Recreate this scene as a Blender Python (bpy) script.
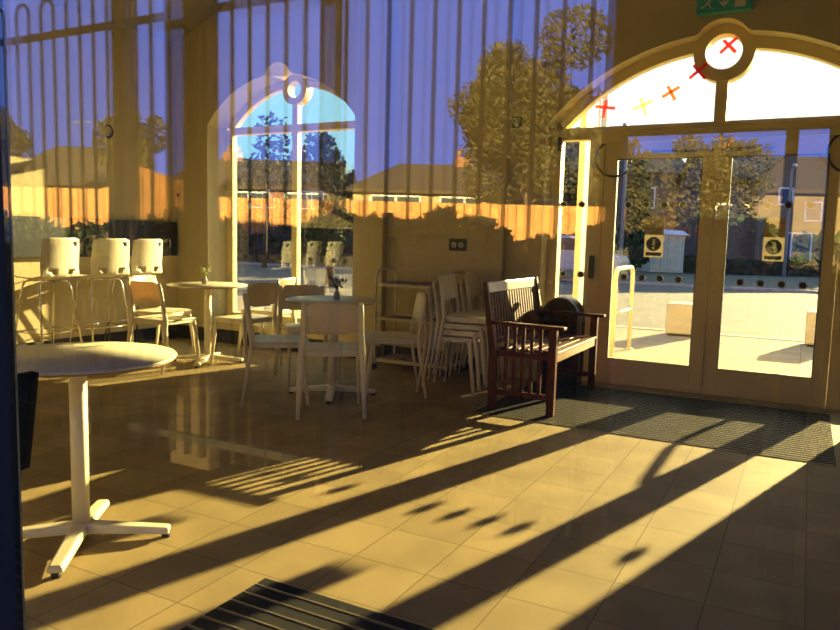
import bpy, math, random
from mathutils import Vector, Matrix
random.seed(11)
PI = math.pi
for o in list(bpy.data.objects): bpy.data.objects.remove(o)
SC = bpy.context.scene
COL = SC.collection

# ------------------------------------------------------------------ camera
YAW, PITCH, ROLL, FPX, HC = .486472, .105348, .025726, 728.8, 1.21
fw = Vector((-math.sin(YAW)*math.cos(PITCH), math.cos(YAW)*math.cos(PITCH), -math.sin(PITCH)))
rt = Vector((math.cos(YAW), math.sin(YAW), 0)); up = rt.cross(fw)
r2 = rt*math.cos(ROLL)+up*math.sin(ROLL); u2 = up*math.cos(ROLL)-rt*math.sin(ROLL)
cd = bpy.data.cameras.new('camera'); cam = bpy.data.objects.new('camera', cd); COL.objects.link(cam)
M = Matrix((r2, u2, -fw)).transposed().to_4x4(); M.translation = Vector((0, 0, HC)); cam.matrix_world = M
cd.sensor_fit = 'HORIZONTAL'; cd.sensor_width = 36; cd.lens = 36*FPX/840; cd.clip_start = .02; cd.clip_end = 400
SC.camera = cam

# ------------------------------------------------------------------ sun, sky, exposure
SLOPE, TANEL = .285, .259
sdir = Vector((SLOPE, 1, TANEL*math.hypot(1, SLOPE))).normalized()       # towards the sun
sd = bpy.data.lights.new('sun', 'SUN'); sd.energy = 41; sd.angle = .0093; sd.color = (1, .80, .34)
so = bpy.data.objects.new('sun', sd); COL.objects.link(so); so.rotation_euler = sdir.to_track_quat('Z', 'Y').to_euler()
so.location = (5, 30, 12)
SKY_STRENGTH = 1.0
w = bpy.data.worlds.new('sky'); SC.world = w; w.use_nodes = True
nt = w.node_tree; N = nt.nodes; L = nt.links; N.clear()
tc = N.new('ShaderNodeTexCoord'); dp = N.new('ShaderNodeVectorMath'); dp.operation = 'DOT_PRODUCT'; dp.inputs[1].default_value = sdir
nm = N.new('ShaderNodeVectorMath'); nm.operation = 'NORMALIZE'; L.new(tc.outputs['Generated'], nm.inputs[0]); L.new(nm.outputs[0], dp.inputs[0])
mr = N.new('ShaderNodeMapRange'); mr.inputs[1].default_value = -1; mr.inputs[2].default_value = 1; L.new(dp.outputs['Value'], mr.inputs[0])
cr = N.new('ShaderNodeValToRGB'); L.new(mr.outputs[0], cr.inputs[0])
el = cr.color_ramp.elements
el[0].position = 0; el[0].color = (.046, .084, .31, 1)
el[1].position = 1; el[1].color = (.50, .45, .36, 1)
for p, c in ((.45, (.046, .084, .28, 1)), (.78, (.075, .180, .210, 1)), (.90, (.12, .19, .21, 1)), (.955, (.36, .36, .34, 1))):
    e = el.new(p); e.color = c
bg = N.new('ShaderNodeBackground'); bg.inputs[1].default_value = 7.0*SKY_STRENGTH; L.new(cr.outputs[0], bg.inputs[0])
ow = N.new('ShaderNodeOutputWorld'); L.new(bg.outputs[0], ow.inputs[0])
vs = SC.view_settings; vs.view_transform = 'Standard'; vs.look = 'None'; vs.exposure = 0.0; vs.gamma = 1; vs.use_curve_mapping = False

# ------------------------------------------------------------------ materials
MATS = {}
def mat(name, col, rough=.6, metal=0, var=0, scale=8, bump=0, spec=.5, col2=None, emit=0, detail=4, bscale=None):
    m = bpy.data.materials.new(name); m.use_nodes = True; n = m.node_tree.nodes; l = m.node_tree.links
    b = n['Principled BSDF']; b.inputs['Roughness'].default_value = rough; b.inputs['Metallic'].default_value = metal
    b.inputs['Specular IOR Level'].default_value = spec
    c2 = col2 or tuple(max(0, c*(1-var)) for c in col)
    tx = n.new('ShaderNodeTexCoord'); no = n.new('ShaderNodeTexNoise'); no.inputs['Scale'].default_value = scale; no.inputs['Detail'].default_value = detail
    l.new(tx.outputs['Object'], no.inputs['Vector'])
    mx = n.new('ShaderNodeMix'); mx.data_type = 'RGBA'; mx.inputs[6].default_value = (*col, 1); mx.inputs[7].default_value = (*c2, 1)
    rmp = n.new('ShaderNodeMapRange'); rmp.inputs[1].default_value = .35; rmp.inputs[2].default_value = .65
    l.new(no.outputs['Fac'], rmp.inputs[0]); l.new(rmp.outputs[0], mx.inputs[0]); l.new(mx.outputs[2], b.inputs['Base Color'])
    if bump:
        n2 = no
        if bscale:
            n2 = n.new('ShaderNodeTexNoise'); n2.inputs['Scale'].default_value = bscale; n2.inputs['Detail'].default_value = 3; l.new(tx.outputs['Object'], n2.inputs['Vector'])
        bp = n.new('ShaderNodeBump'); bp.inputs['Strength'].default_value = bump; bp.inputs['Distance'].default_value = .01
        l.new(n2.outputs['Fac'], bp.inputs['Height']); l.new(bp.outputs[0], b.inputs['Normal'])
    if emit:
        b.inputs['Emission Color'].default_value = (*col, 1); b.inputs['Emission Strength'].default_value = emit
    MATS[name] = m; return m

def glass(name, r0, k, tint=(1, 1, 1)):
    m = bpy.data.materials.new(name); m.use_nodes = True; n = m.node_tree.nodes; l = m.node_tree.links; n.clear()
    lw = n.new('ShaderNodeLayerWeight'); lw.inputs['Blend'].default_value = .5
    pw = n.new('ShaderNodeMath'); pw.operation = 'POWER'; pw.inputs[1].default_value = 4; l.new(lw.outputs['Facing'], pw.inputs[0])
    ml = n.new('ShaderNodeMath'); ml.operation = 'MULTIPLY_ADD'; ml.inputs[1].default_value = k; ml.inputs[2].default_value = r0; l.new(pw.outputs[0], ml.inputs[0])
    t = n.new('ShaderNodeBsdfTransparent'); t.inputs[0].default_value = (*tint, 1)
    g = n.new('ShaderNodeBsdfGlossy'); g.inputs['Roughness'].default_value = 0.0
    ms = n.new('ShaderNodeMixShader'); l.new(ml.outputs[0], ms.inputs[0]); l.new(t.outputs[0], ms.inputs[1]); l.new(g.outputs[0], ms.inputs[2])
    o = n.new('ShaderNodeOutputMaterial'); l.new(ms.outputs[0], o.inputs[0]); MATS[name] = m; return m

def trans(m, col, f):
    n = m.node_tree.nodes; l = m.node_tree.links; b = n['Principled BSDF']; o = n['Material Output']
    t = n.new('ShaderNodeBsdfTranslucent'); t.inputs[0].default_value = (*col, 1); x = n.new('ShaderNodeMixShader'); x.inputs[0].default_value = f
    l.new(b.outputs[0], x.inputs[1]); l.new(t.outputs[0], x.inputs[2]); l.new(x.outputs[0], o.inputs[0])
def tile_mat(name, x0, y0, sx, sy, col, var, groove, rough=.45):
    m = mat(name, col, rough, var=var, scale=3.5, bump=.25, bscale=260, spec=.12); n = m.node_tree.nodes; l = m.node_tree.links; b = n['Principled BSDF']
    tx = n.new('ShaderNodeTexCoord'); sp = n.new('ShaderNodeSeparateXYZ'); l.new(tx.outputs['Object'], sp.inputs[0])
    outs = []; cells = []
    for ax, o, s in ((0, x0, sx), (1, y0, sy)):
        a = n.new('ShaderNodeMath'); a.operation = 'SUBTRACT'; a.inputs[1].default_value = o; l.new(sp.outputs[ax], a.inputs[0])
        d = n.new('ShaderNodeMath'); d.operation = 'DIVIDE'; d.inputs[1].default_value = s; l.new(a.outputs[0], d.inputs[0])
        fl_ = n.new('ShaderNodeMath'); fl_.operation = 'FLOOR'; l.new(d.outputs[0], fl_.inputs[0]); cells.append(fl_)
        fr = n.new('ShaderNodeMath'); fr.operation = 'PINGPONG'; fr.inputs[1].default_value = .5; l.new(d.outputs[0], fr.inputs[0])
        lt = n.new('ShaderNodeMath'); lt.operation = 'LESS_THAN'; lt.inputs[1].default_value = groove/2/s; l.new(fr.outputs[0], lt.inputs[0]); outs.append(lt)
    mxm = n.new('ShaderNodeMath'); mxm.operation = 'MAXIMUM'; l.new(outs[0].outputs[0], mxm.inputs[0]); l.new(outs[1].outputs[0], mxm.inputs[1])
    cb = n.new('ShaderNodeCombineXYZ'); l.new(cells[0].outputs[0], cb.inputs[0]); l.new(cells[1].outputs[0], cb.inputs[1])
    wn = n.new('ShaderNodeTexWhiteNoise'); wn.noise_dimensions = '3D'; l.new(cb.outputs[0], wn.inputs['Vector'])
    hv = n.new('ShaderNodeHueSaturation'); mrr = n.new('ShaderNodeMapRange'); mrr.inputs[3].default_value = .88; mrr.inputs[4].default_value = 1.08
    l.new(wn.outputs['Value'], mrr.inputs[0]); l.new(mrr.outputs[0], hv.inputs['Value'])
    src = [x for x in l if x.to_socket == b.inputs['Base Color']][0].from_socket
    l.new(src, hv.inputs['Color'])
    mm = n.new('ShaderNodeMix'); mm.data_type = 'RGBA'; mm.inputs[7].default_value = (col[0]*.42, col[1]*.42, col[2]*.42, 1)
    l.new(mxm.outputs[0], mm.inputs[0]); l.new(hv.outputs[0], mm.inputs[6]); l.new(mm.outputs[2], b.inputs['Base Color'])
    return m

def line_mat(name, axis, period, frac, c1, c2, rough=.7, off=0, var=.2, bump=.0):
    """stripes along one object axis, e.g. boards of a fence or courses"""
    m = mat(name, c1, rough, var=var, scale=6); n = m.node_tree.nodes; l = m.node_tree.links; b = n['Principled BSDF']
    tx = n.new('ShaderNodeTexCoord'); sp = n.new('ShaderNodeSeparateXYZ'); l.new(tx.outputs['Object'], sp.inputs[0])
    a = n.new('ShaderNodeMath'); a.operation = 'MULTIPLY_ADD'; a.inputs[1].default_value = 1/period; a.inputs[2].default_value = off; l.new(sp.outputs[axis], a.inputs[0])
    fr = n.new('ShaderNodeMath'); fr.operation = 'FRACT'; l.new(a.outputs[0], fr.inputs[0])
    lt = n.new('ShaderNodeMath'); lt.operation = 'LESS_THAN'; lt.inputs[1].default_value = frac; l.new(fr.outputs[0], lt.inputs[0])
    src = [x for x in l if x.to_socket == b.inputs['Base Color']][0].from_socket
    mm = n.new('ShaderNodeMix'); mm.data_type = 'RGBA'; mm.inputs[7].default_value = (*c2, 1)
    l.new(lt.outputs[0], mm.inputs[0]); l.new(src, mm.inputs[6]); l.new(mm.outputs[2], b.inputs['Base Color'])
    return m

def brick_mat(name, c1, c2, mortar, scale=4.4):
    m = mat(name, c1, .85); n = m.node_tree.nodes; l = m.node_tree.links; b = n['Principled BSDF']
    tx = n.new('ShaderNodeTexCoord'); mp = n.new('ShaderNodeMapping'); mp.inputs['Rotation'].default_value = (PI/2, 0, 0); l.new(tx.outputs['Object'], mp.inputs[0])
    br = n.new('ShaderNodeTexBrick'); br.inputs['Scale'].default_value = scale; br.inputs['Color1'].default_value = (*c1, 1); br.inputs['Color2'].default_value = (*c2, 1); br.inputs['Mortar'].default_value = (*mortar, 1)
    l.new(mp.outputs[0], br.inputs['Vector']); l.new(br.outputs[0], b.inputs['Base Color']); return m

m_floor = tile_mat('beige_floor_tile', .379-.3037, .154, .3037, .2994, (.37, .272, .118), .22, .0045, .62)
m_wall = mat('cream_plaster', (.60, .51, .285), .95, spec=.1, var=.06, scale=1.5, bump=.08, bscale=60)
m_ceil = mat('ceiling_paint', (.36, .31, .18), .9, var=.05)
m_frame = mat('cream_painted_frame', (.88, .74, .33), .5, var=.05, scale=3)
m_white = mat('white_plastic', (.80, .71, .48), .38, var=.03, scale=4)
m_shell = mat('white_stool_shell', (.82, .75, .54), .30, var=.03, scale=4)
m_top = mat('white_laminate', (.70, .63, .42), .33, var=.04, scale=5)
m_edge = mat('plywood_edge', (.42, .24, .10), .5, var=.2, scale=30)
m_tmet = mat('cream_powder_coat', (.76, .69, .46), .35, var=.03)
m_chrome = mat('chrome', (.82, .80, .76), .12, 1)
m_black = mat('black_plastic', (.015, .015, .017), .35)
m_cloth = mat('black_fabric', (.008, .008, .008), .95, spec=.1)
m_blackr = mat('black_rubber', (.01, .01, .01), .7)
m_skirt = mat('black_skirting', (.018, .016, .013), .6)
m_wood = mat('dark_red_hardwood', (.12, .026, .010), .5, var=.45, scale=14, spec=.2)
m_woodglare = mat('sun_glare_hardwood', (.36, .20, .06), .3, var=.25, scale=14, spec=.8)  # bench wood made paler and yellower, sun glare put into the colour
m_mat = mat('ribbed_black_mat', (.012, .012, .012), 1, scale=420, bump=.9, bscale=350, col2=(.060, .056, .05), spec=.05)
m_alu = mat('aluminium_strip', (.45, .36, .20), .4, .8)
m_pane = glass('front_pane_glass', .14, .30, (.985, .985, .985))
m_pane2 = glass('inner_pane_glass', .065, .25, (.985, .985, .985))
m_glass = glass('door_glass', .035, .6, (.97, .98, .97))
m_navy = mat('navy_frame_paint', (.030, .028, .020), .8, var=.1, spec=.1)
m_sunedge = mat('sunlit_edge_colour', (.95, .80, .42), .5)  # pale gold stands in for sunlight on the inner frame edge
m_green = mat('exit_green', (.02, .22, .09), .5, emit=.12)
m_signw = mat('exit_white', (.8, .8, .7), .5)
m_brownsign = mat('brown_notice', (.22, .15, .07), .6)
m_paper = mat('pale_notice', (.70, .64, .48), .6)
m_blue = mat('blue_notice', (.16, .17, .25), .6)
m_navyplate = mat('dark_plate', (.03, .03, .035), .5)
m_red = mat('red_cross_paper', (.80, .07, .03), .7); m_or = mat('orange_cross_paper', (.80, .22, .04), .7); m_yel = mat('yellow_cross_paper', (.80, .70, .25), .7)
m_dglass = mat('vase_glass', (.35, .35, .32), .08, 0, spec=.8)
m_leaf = mat('vase_leaf', (.32, .33, .10), .6); m_leafd = mat('dark_sprig', (.05, .05, .02), .7)
m_mag = mat('magazine_cover', (.34, .16, .48), .5, col2=(.12, .07, .24), scale=25, var=.5); m_mag2 = mat('magazine_cover_blue', (.14, .13, .40), .5, col2=(.3, .22, .2), scale=30)
m_cart = mat('cream_trolley_metal', (.75, .66, .42), .4)
m_board = mat('black_board', (.010, .009, .008), .5)
m_pave = tile_mat('pale_paving', 0, 0, .45, .3, (.42, .34, .22), .15, .008, .8)
m_road = mat('grey_tarmac', (.155, .125, .085), .85, var=.35, scale=2.2, bump=.3, bscale=90)
m_dark = mat('fresh_dark_tarmac', (.013, .012, .010), 1, var=.3, scale=4, spec=.0)
m_kerb = mat('pale_kerb', (.50, .42, .30), .8, var=.1)
m_conc = mat('pale_concrete', (.58, .50, .37), .8, var=.12, scale=5)
m_grass = mat('verge_grass', (.20, .16, .09), .95, var=.5, scale=5)
m_brick = brick_mat('red_brick', (.22, .065, .03), (.16, .045, .022), (.25, .2, .14))
m_brickb = brick_mat('brown_brick', (.17, .115, .06), (.13, .085, .045), (.24, .19, .12))
m_render = mat('cream_render', (.42, .29, .15), .85, var=.08)
m_roof = line_mat('brown_roof_tiles', 2, .22, .12, (.055, .036, .018), (.026, .018, .010), .9)
m_wpvc = mat('white_window_frame', (.75, .75, .72), .4)
m_wgl = mat('dark_window_glass', (.04, .05, .06), .08)
m_fence = line_mat('orange_larch_boards', 0, .16, .20, (.60, .25, .060), (.19, .075, .02), .75, var=.3)
m_post = mat('brown_timber_post', (.10, .065, .03), .8, var=.3)
m_rail = mat('black_railing_paint', (.03, .028, .022), .55)
m_fol = mat('olive_foliage', (.068, .056, .012), .8, var=.55, scale=2.5); m_fold = mat('dark_green_foliage', (.035, .055, .014), .9, var=.5, scale=3)
m_bark = mat('bark', (.09, .06, .04), .9, var=.4)
m_gfence = line_mat('pale_green_boards', 0, .3, .06, (.78, .74, .42), (.4, .38, .22), .8)
m_kroof = mat('pale_grey_roof', (.7, .7, .66), .6)
m_car = mat('pale_blue_car_paint', (.35, .42, .5), .25, .3)
m_pole = mat('galvanised_pole', (.45, .46, .44), .5, .3)
m_led = mat('blue_button_light', (.12, .14, .9), .4, emit=1.5)
m_ptile = m_render

m_back = mat('thin_white_plastic', (.80, .71, .48), .38, var=.03, scale=4); trans(m_back, (1, .62, .14), .17)
trans(m_paper, (.55, .50, .38), .4); trans(m_brownsign, (.22, .17, .10), .4); trans(m_blue, (.10, .12, .2), .4)
trans(m_red, (1, .12, .05), .75); trans(m_or, (1, .3, .06), .75); trans(m_yel, (1, .9, .45), .75)
m_wglass = glass('shopfront_window_glass', .10, .4, (.97, .98, .97))
m_woodglare.node_tree.nodes['Principled BSDF'].inputs['Coat Weight'].default_value = .8; m_woodglare.node_tree.nodes['Principled BSDF'].inputs['Coat Roughness'].default_value = .35

# ------------------------------------------------------------------ mesh helpers
class MB:
    def __init__(s): s.v = []; s.f = []; s.sm = []; s.mi = []; s.cur = 0
    def add(s, vs_, fs, smooth=False):
        b = len(s.v); s.v += [tuple(x) for x in vs_]; s.f += [tuple(b+i for i in f) for f in fs]; s.sm += [smooth]*len(fs); s.mi += [s.cur]*len(fs); return s
    def box(s, x0, x1, y0, y1, z0, z1, rz=0, c=None):
        vs_ = [(x, y, z) for z in (z0, z1) for (x, y) in ((x0, y0), (x1, y0), (x1, y1), (x0, y1))]
        if rz:
            cx, cy = c or ((x0+x1)/2, (y0+y1)/2); cs, sn = math.cos(rz), math.sin(rz)
            vs_ = [(cx+(x-cx)*cs-(y-cy)*sn, cy+(x-cx)*sn+(y-cy)*cs, z) for x, y, z in vs_]
        return s.add(vs_, [(3, 2, 1, 0), (4, 5, 6, 7), (0, 1, 5, 4), (1, 2, 6, 5), (2, 3, 7, 6), (3, 0, 4, 7)])
    def hexa(s, p):  # 8 points, bottom 4 (ccw) then top 4
        return s.add(p, [(3, 2, 1, 0), (4, 5, 6, 7), (0, 1, 5, 4), (1, 2, 6, 5), (2, 3, 7, 6), (3, 0, 4, 7)])
    def prism(s, pts, a, b, axis='z', smooth=False):
        n = len(pts)
        def P(u, v, h): return {'z': (u, v, h), 'y': (u, h, v), 'x': (h, u, v)}[axis]
        vs_ = [P(u, v, a) for u, v in pts]+[P(u, v, b) for u, v in pts]
        s.add(vs_, [tuple(range(n))[::-1], tuple(range(n, 2*n))]); k = len(s.v)-2*n
        for i in range(n):
            j = (i+1) % n; s.f.append((k+i, k+j, k+n+j, k+n+i)); s.sm.append(smooth); s.mi.append(s.cur)
        return s
    def sweep(s, path, prof, closed=False, upv=(0, 0, 1), smooth=True, caps=True, scales=None):
        """sweep a 2d profile (list of (a,b)) along a path; a along side vector, b along the other"""
        P = [Vector(p) for p in path]; n = len(P); k = len(prof); rings = []; side0 = None
        for i in range(n):
            if closed: t = P[(i+1) % n]-P[(i-1) % n]
            else: t = P[min(i+1, n-1)]-P[max(i-1, 0)]
            t.normalize(); uu = Vector(upv)
            if abs(t.dot(uu)) > .97: uu = Vector((1, 0, 0)) if abs(t.x) < .9 else Vector((0, 1, 0))
            if side0 is None: sd_ = t.cross(uu).normalized()
            else: sd_ = (side0-t*side0.dot(t)).normalized()
            if closed or upv != (0, 0, 1): sd_ = t.cross(Vector(upv)).normalized()
            side0 = sd_; ot = sd_.cross(t); sc = scales[i] if scales else 1
            rings.append([P[i]+sd_*a*sc+ot*b*sc for a, b in prof])
        vs_ = [p for r in rings for p in r]; fs = []
        m = n if closed else n-1
        for i in range(m):
            for j in range(k):
                a = i*k+j; b = i*k+(j+1) % k; c = ((i+1) % n)*k+(j+1) % k; d = ((i+1) % n)*k+j
                fs.append((a, d, c, b))
        s.add(vs_, fs, smooth)
        if caps and not closed:
            b0 = len(s.v)-len(vs_); s.f.append(tuple(b0+j for j in range(k))); s.f.append(tuple(b0+(n-1)*k+j for j in range(k))[::-1]); s.sm += [False]*2; s.mi += [s.cur]*2
        return s
    def tube(s, path, r, seg=8, closed=False, scales=None):
        return s.sweep(path, [(r*math.cos(2*PI*i/seg), r*math.sin(2*PI*i/seg)) for i in range(seg)], closed, scales=scales)
    def lathe(s, prof, cx=0, cy=0, seg=32, sx=1, sy=1):
        vs_ = []; n = len(prof)
        for i in range(seg):
            a = 2*PI*i/seg
            for r, z in prof: vs_.append((cx+r*math.cos(a)*sx, cy+r*math.sin(a)*sy, z))
        fs = []
        for i in range(seg):
            for j in range(n-1):
                k = (i+1) % seg; fs.append((i*n+j, k*n+j, k*n+j+1, i*n+j+1))
        s.add(vs_, fs, True)
        b0 = len(s.v)-len(vs_)
        if prof[0][0] > 1e-4: s.f.append(tuple(b0+i*n for i in range(seg))[::-1]); s.sm.append(False); s.mi.append(s.cur)
        if prof[-1][0] > 1e-4: s.f.append(tuple(b0+i*n+n-1 for i in range(seg))); s.sm.append(False); s.mi.append(s.cur)
        return s
    def build(s, name, m, parent=None, bevel=0, label=None):
        me = bpy.data.meshes.new(name); me.from_pydata(s.v, [], s.f); me.update()
        ms = m if isinstance(m, (list, tuple)) else [m]
        for q in ms: me.materials.append(q)
        me.polygons.foreach_set('use_smooth', s.sm); me.polygons.foreach_set('material_index', s.mi)
        import bmesh
        bm = bmesh.new(); bm.from_mesh(me); bmesh.ops.recalc_face_normals(bm, faces=bm.faces); bm.to_mesh(me); bm.free()
        o = bpy.data.objects.new(name, me); COL.objects.link(o)
        if parent: o.parent = parent
        if bevel:
            b = o.modifiers.new('bevel', 'BEVEL'); b.width = bevel; b.segments = 2; b.limit_method = 'ANGLE'; b.angle_limit = .7
        if label: o['label'] = label
        return o
RP = lambda w_, d_: [(w_/2*math.copysign(abs(math.cos(a))**.6, math.cos(a)), d_/2*math.copysign(abs(math.sin(a))**.6, math.sin(a))) for a in [2*PI*(i+.5)/12 for i in range(12)]]
def rrect(w_, h_, r, cx=0, cy=0, n=5):
    pts = []
    for (sx, sy, a0) in ((1, 1, 0), (-1, 1, PI/2), (-1, -1, PI), (1, -1, 1.5*PI)):
        for i in range(n+1):
            a = a0+PI/2*i/n; pts.append((cx+sx*(w_/2-r)+r*math.cos(a), cy+sy*(h_/2-r)+r*math.sin(a)))
    return pts
def tag(o, label, cat, group=None):
    o['label'] = label; o['category'] = cat
    if group: o['group'] = group
    return o
def thing(name, label, cat, loc=(0, 0, 0), rz=0, group=None):
    o = bpy.data.objects.new(name, None); COL.objects.link(o); o.location = loc; o.rotation_euler = (0, 0, rz); o.empty_display_size = .1
    return tag(o, label, cat, group)
def struct(name, mb, m, bevel=0, parent=None):
    o = mb.build(name, m, parent, bevel)
    if not parent: o['kind'] = 'structure'
    return o
def kids(o): return [c for c in bpy.data.objects if c.parent == o]
def dup(root, loc, rz, label, group=None):
    r = root.copy(); COL.objects.link(r); r.location = loc; r.rotation_euler = (0, 0, rz); r['label'] = label
    if group: r['group'] = group
    for ch in kids(root):
        c = ch.copy(); COL.objects.link(c); c.parent = r
        for g in kids(ch):
            d = g.copy(); COL.objects.link(d); d.parent = c
    return r
def text(name, body, size, m, loc, rot, parent, ext=.0005, align='CENTER'):
    cu = bpy.data.curves.new(name, 'FONT'); cu.body = body; cu.size = size; cu.extrude = ext; cu.align_x = align; cu.align_y = 'CENTER'
    t = bpy.data.objects.new(name+'_tmp', cu); COL.objects.link(t)
    dg = bpy.context.evaluated_depsgraph_get(); me = bpy.data.meshes.new_from_object(t.evaluated_get(dg)); bpy.data.objects.remove(t)
    me.materials.clear(); me.materials.append(m)
    o = bpy.data.objects.new(name, me); COL.objects.link(o); o.location = loc; o.rotation_euler = rot; o.parent = parent; return o

# ------------------------------------------------------------------ the room
XC = -.69                                    # centre of the doors
YW, YR, YD, YP = 6.05, 6.14, 6.05, 5.98       # window wall, recess, door wall, pilaster (inner faces)
XL, XR = -6.34, 5.0
TOP = 4.1
mb = MB().box(XL-.3, XR+.3, .3, 6.52, -.2, 0); floor = struct('floor', mb, m_floor)

def arch_z(x, half, spring, rise, bump_r, bump_z):
    R_ = (half*half+rise*rise)/(2*rise); zc = spring+rise-R_
    z = zc+math.sqrt(max(0, R_*R_-x*x))
    if bump_r and abs(x) < bump_r: z = max(z, bump_z+math.sqrt(bump_r**2-x*x))
    return z
def arch_wall(mb, xa, xb, ya, yb, xc, half, zbot, spring, rise, bump_r, bump_z, top):
    mb.box(xa, xc-half, ya, yb, 0, top); mb.box(xc+half, xb, ya, yb, 0, top)
    if zbot > 0: mb.box(xc-half, xc+half, ya, yb, 0, zbot)
    n = 96; vs_ = []
    for i in range(n+1):
        x = -half+2*half*i/n; z = arch_z(x, half, spring, rise, bump_r, bump_z)
        vs_ += [(xc+x, ya, z), (xc+x, yb, z), (xc+x, yb, top), (xc+x, ya, top)]
    fs = []
    for i in range(n):
        a = i*4; b = a+4
        for k in range(4): fs.append((a+k, a+(k+1) % 4, b+(k+1) % 4, b+k))
    mb.add(vs_, fs)
# window wall + recess + return
mb = MB()
WX, WH = -4.92, .955
arch_wall(mb, XL, -3.63, YW, 6.5, WX, WH, .235, 2.37, .475, .173, 2.78, TOP)
mb.box(-3.63, -2.57, YR, 6.5, 0, TOP)
struct('wall_back_left', mb, m_wall)
mb = MB(); mb.box(-2.57, -2.36, YP, 6.5, 0, TOP)
arch_wall(mb, -2.36, XR, YD, 6.50, XC, 1.345, 0, 2.18, .63, .205, 2.70, TOP)
struct('wall_back_right', mb, m_wall)
struct('wall_left', MB().box(XL-.3, XL, .3, 6.5, 0, TOP), m_wall)
struct('wall_right', MB().box(XR, XR+.3, .3, 6.5, 0, TOP), m_wall)
mb = MB().box(XL, -2.6, .25, .45, 0, TOP).box(1.7, XR, .25, .45, 0, TOP).box(-2.6, 1.7, .25, .45, 3.3, TOP).box(-2.6, 1.7, .25, .45, -.2, .0)
struct('wall_front', mb, m_wall)
zr = 3.6+.45*(XC-XL); zr2 = zr-.45*(XR-XC)
mb = MB()
mb.prism([(XL, 3.27), (XL+1.6, 3.99), (XR-1.6, 3.99), (XR, 3.27), (XR, 4.15), (XL, 4.15)], .25, 6.5, 'y')
struct('ceiling', mb, m_ceil)
# unseen block added at the left to widen the building's shadow behind the camera
struct('wall_shade_left', MB().box(-24, XL-.3, 4.5, 6.5, 0, TOP), m_brick)
# skirtings
struct('baseboard_left', MB().box(XL, XL+.015, .45, YW, 0, .15), m_skirt)
struct('baseboard_back', MB().box(XL+.015, -3.63, YW-.015, YW, 0, .15).box(-3.63, -2.57, YR-.015, YR, 0, .15), m_skirt)
struct('baseboard_back_right', MB().box(-2.57, -2.36, YP-.012, YP, 0, .1).box(-2.36, XC-1.345, YD-.012, YD, 0, .1).box(XC+1.345, XR, YD-.012, YD, 0, .1), m_wall)

def rsec(w_, d_): return [(-w_/2, -d_/2), (w_/2, -d_/2), (w_/2, d_/2), (-w_/2, d_/2)]
def arc_pts(xc, half, spring, rise, y, n=48, x0=None, x1=None):
    x0 = -half if x0 is None else x0; x1 = half if x1 is None else x1
    return [(xc+x0+(x1-x0)*i/n, y, arch_z(x0+(x1-x0)*i/n, half, spring, rise, 0, 0)) for i in range(n+1)]
def frame_box(mb, x0, x1, z0, z1, y0, y1): mb.box(x0, x1, y0, y1, z0, z1)
# --- arched window
yg = 6.38
mb = MB(); X0, X1 = WX-WH, WX+WH
frame_box(mb, X0, X0+.085, .235, 2.36, yg-.03, yg+.04); frame_box(mb, X1-.085, X1, .235, 2.36, yg-.03, yg+.04)
frame_box(mb, X0, X1, .235, .31, yg-.04, yg+.06); frame_box(mb, X0+.08, X1-.08, 2.30, 2.375, yg-.045, yg+.065)
frame_box(mb, WX-.037, WX+.037, .3, 2.62, yg-.03, yg+.035)
for q0, q1 in ((-.91, -.115), (.115, .91)): mb.sweep(arc_pts(WX, WH-.045, 2.36, .45, yg+.01, 30, q0, q1), rsec(.085, .07), smooth=False, upv=(0, 1, 0))
mb.sweep([(WX+.122*math.cos(a), yg+.01, 2.735+.122*math.sin(a)) for a in [2*PI*i/40 for i in range(40)]], rsec(.07, .115), closed=True, upv=(0, 1, 0), smooth=False)
wf = struct('window_1', mb, m_frame)
def arch_pane(xc, half, zb, spring, rise, y):
    n = 40; pts = [(xc-half, zb)]+[(p[0], p[2]) for p in arc_pts(xc, half, spring, rise, 0, n)]+[(xc+half, zb)]
    return MB().prism(pts, y, y+.006, 'y')
gp = arch_pane(WX, WH-.02, .24, 2.36, .44, yg).build('window_glass', m_wglass, wf)
mb = MB()
for i in range(4):
    for x0 in (-6.35, -5.45):
        mb.lathe([(.0, 0), (.028, 0), (.028, .002), (0, .002)], 0, 0, 16)
# manifestation dots of the window
MB().prism([(WX+.09*math.cos(a), 2.735+.09*math.sin(a)) for a in [2*PI*i/36 for i in range(36)]], yg+.012, yg+.018, 'y').build('round_glass', m_wglass, wf)
for x0 in (-5.62, -5.46, -5.30, -5.14, -4.72, -4.57, -4.42, -4.27):
    for z in (.95,):
        d = MB().prism([(x0+.026*math.cos(a), z+.026*math.sin(a)) for a in [2*PI*i/20 for i in range(20)]], yg-.004, yg-.001, 'y').build('safety_dot', m_black, wf)
# --- entrance screen: sidelights, two doors, arched fanlight
YG = 6.26
mb = MB()
A0, A1 = XC-1.345, XC+1.345
def fr(x0, x1, z0, z1, y0=YG-.04, y1=YG+.06): mb.box(x0, x1, y0, y1, z0, z1)
fr(A0, A0+.085, 0, 2.2); fr(A1-.085, A1, 0, 2.2)
fr(A0, A1, 2.075, 2.175, YG-.05, YG+.07)
fr(-1.70, -1.575, 0, 2.075); fr(XC*2+1.575, XC*2+1.665, 0, 2.075)
fr(A0+.085, -1.70, 0, .14); fr(XC*2+1.665, A1-.085, 0, .14)
fr(XC-.045, XC+.045, 2.175, 2.53)
for q0, q1 in ((-1.30, -.17), (.17, 1.30)): mb.sweep(arc_pts(XC, 1.30, 2.175, .60, YG+.01, 40, q0, q1), rsec(.10, .10), smooth=False, upv=(0, 1, 0))
mb.sweep([(XC+.178*math.cos(a), YG+.01, 2.70+.178*math.sin(a)) for a in [2*PI*i/48 for i in range(48)]], rsec(.09, .13), closed=True, upv=(0, 1, 0), smooth=False)
scr = struct('window_2', mb, m_frame)
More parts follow.
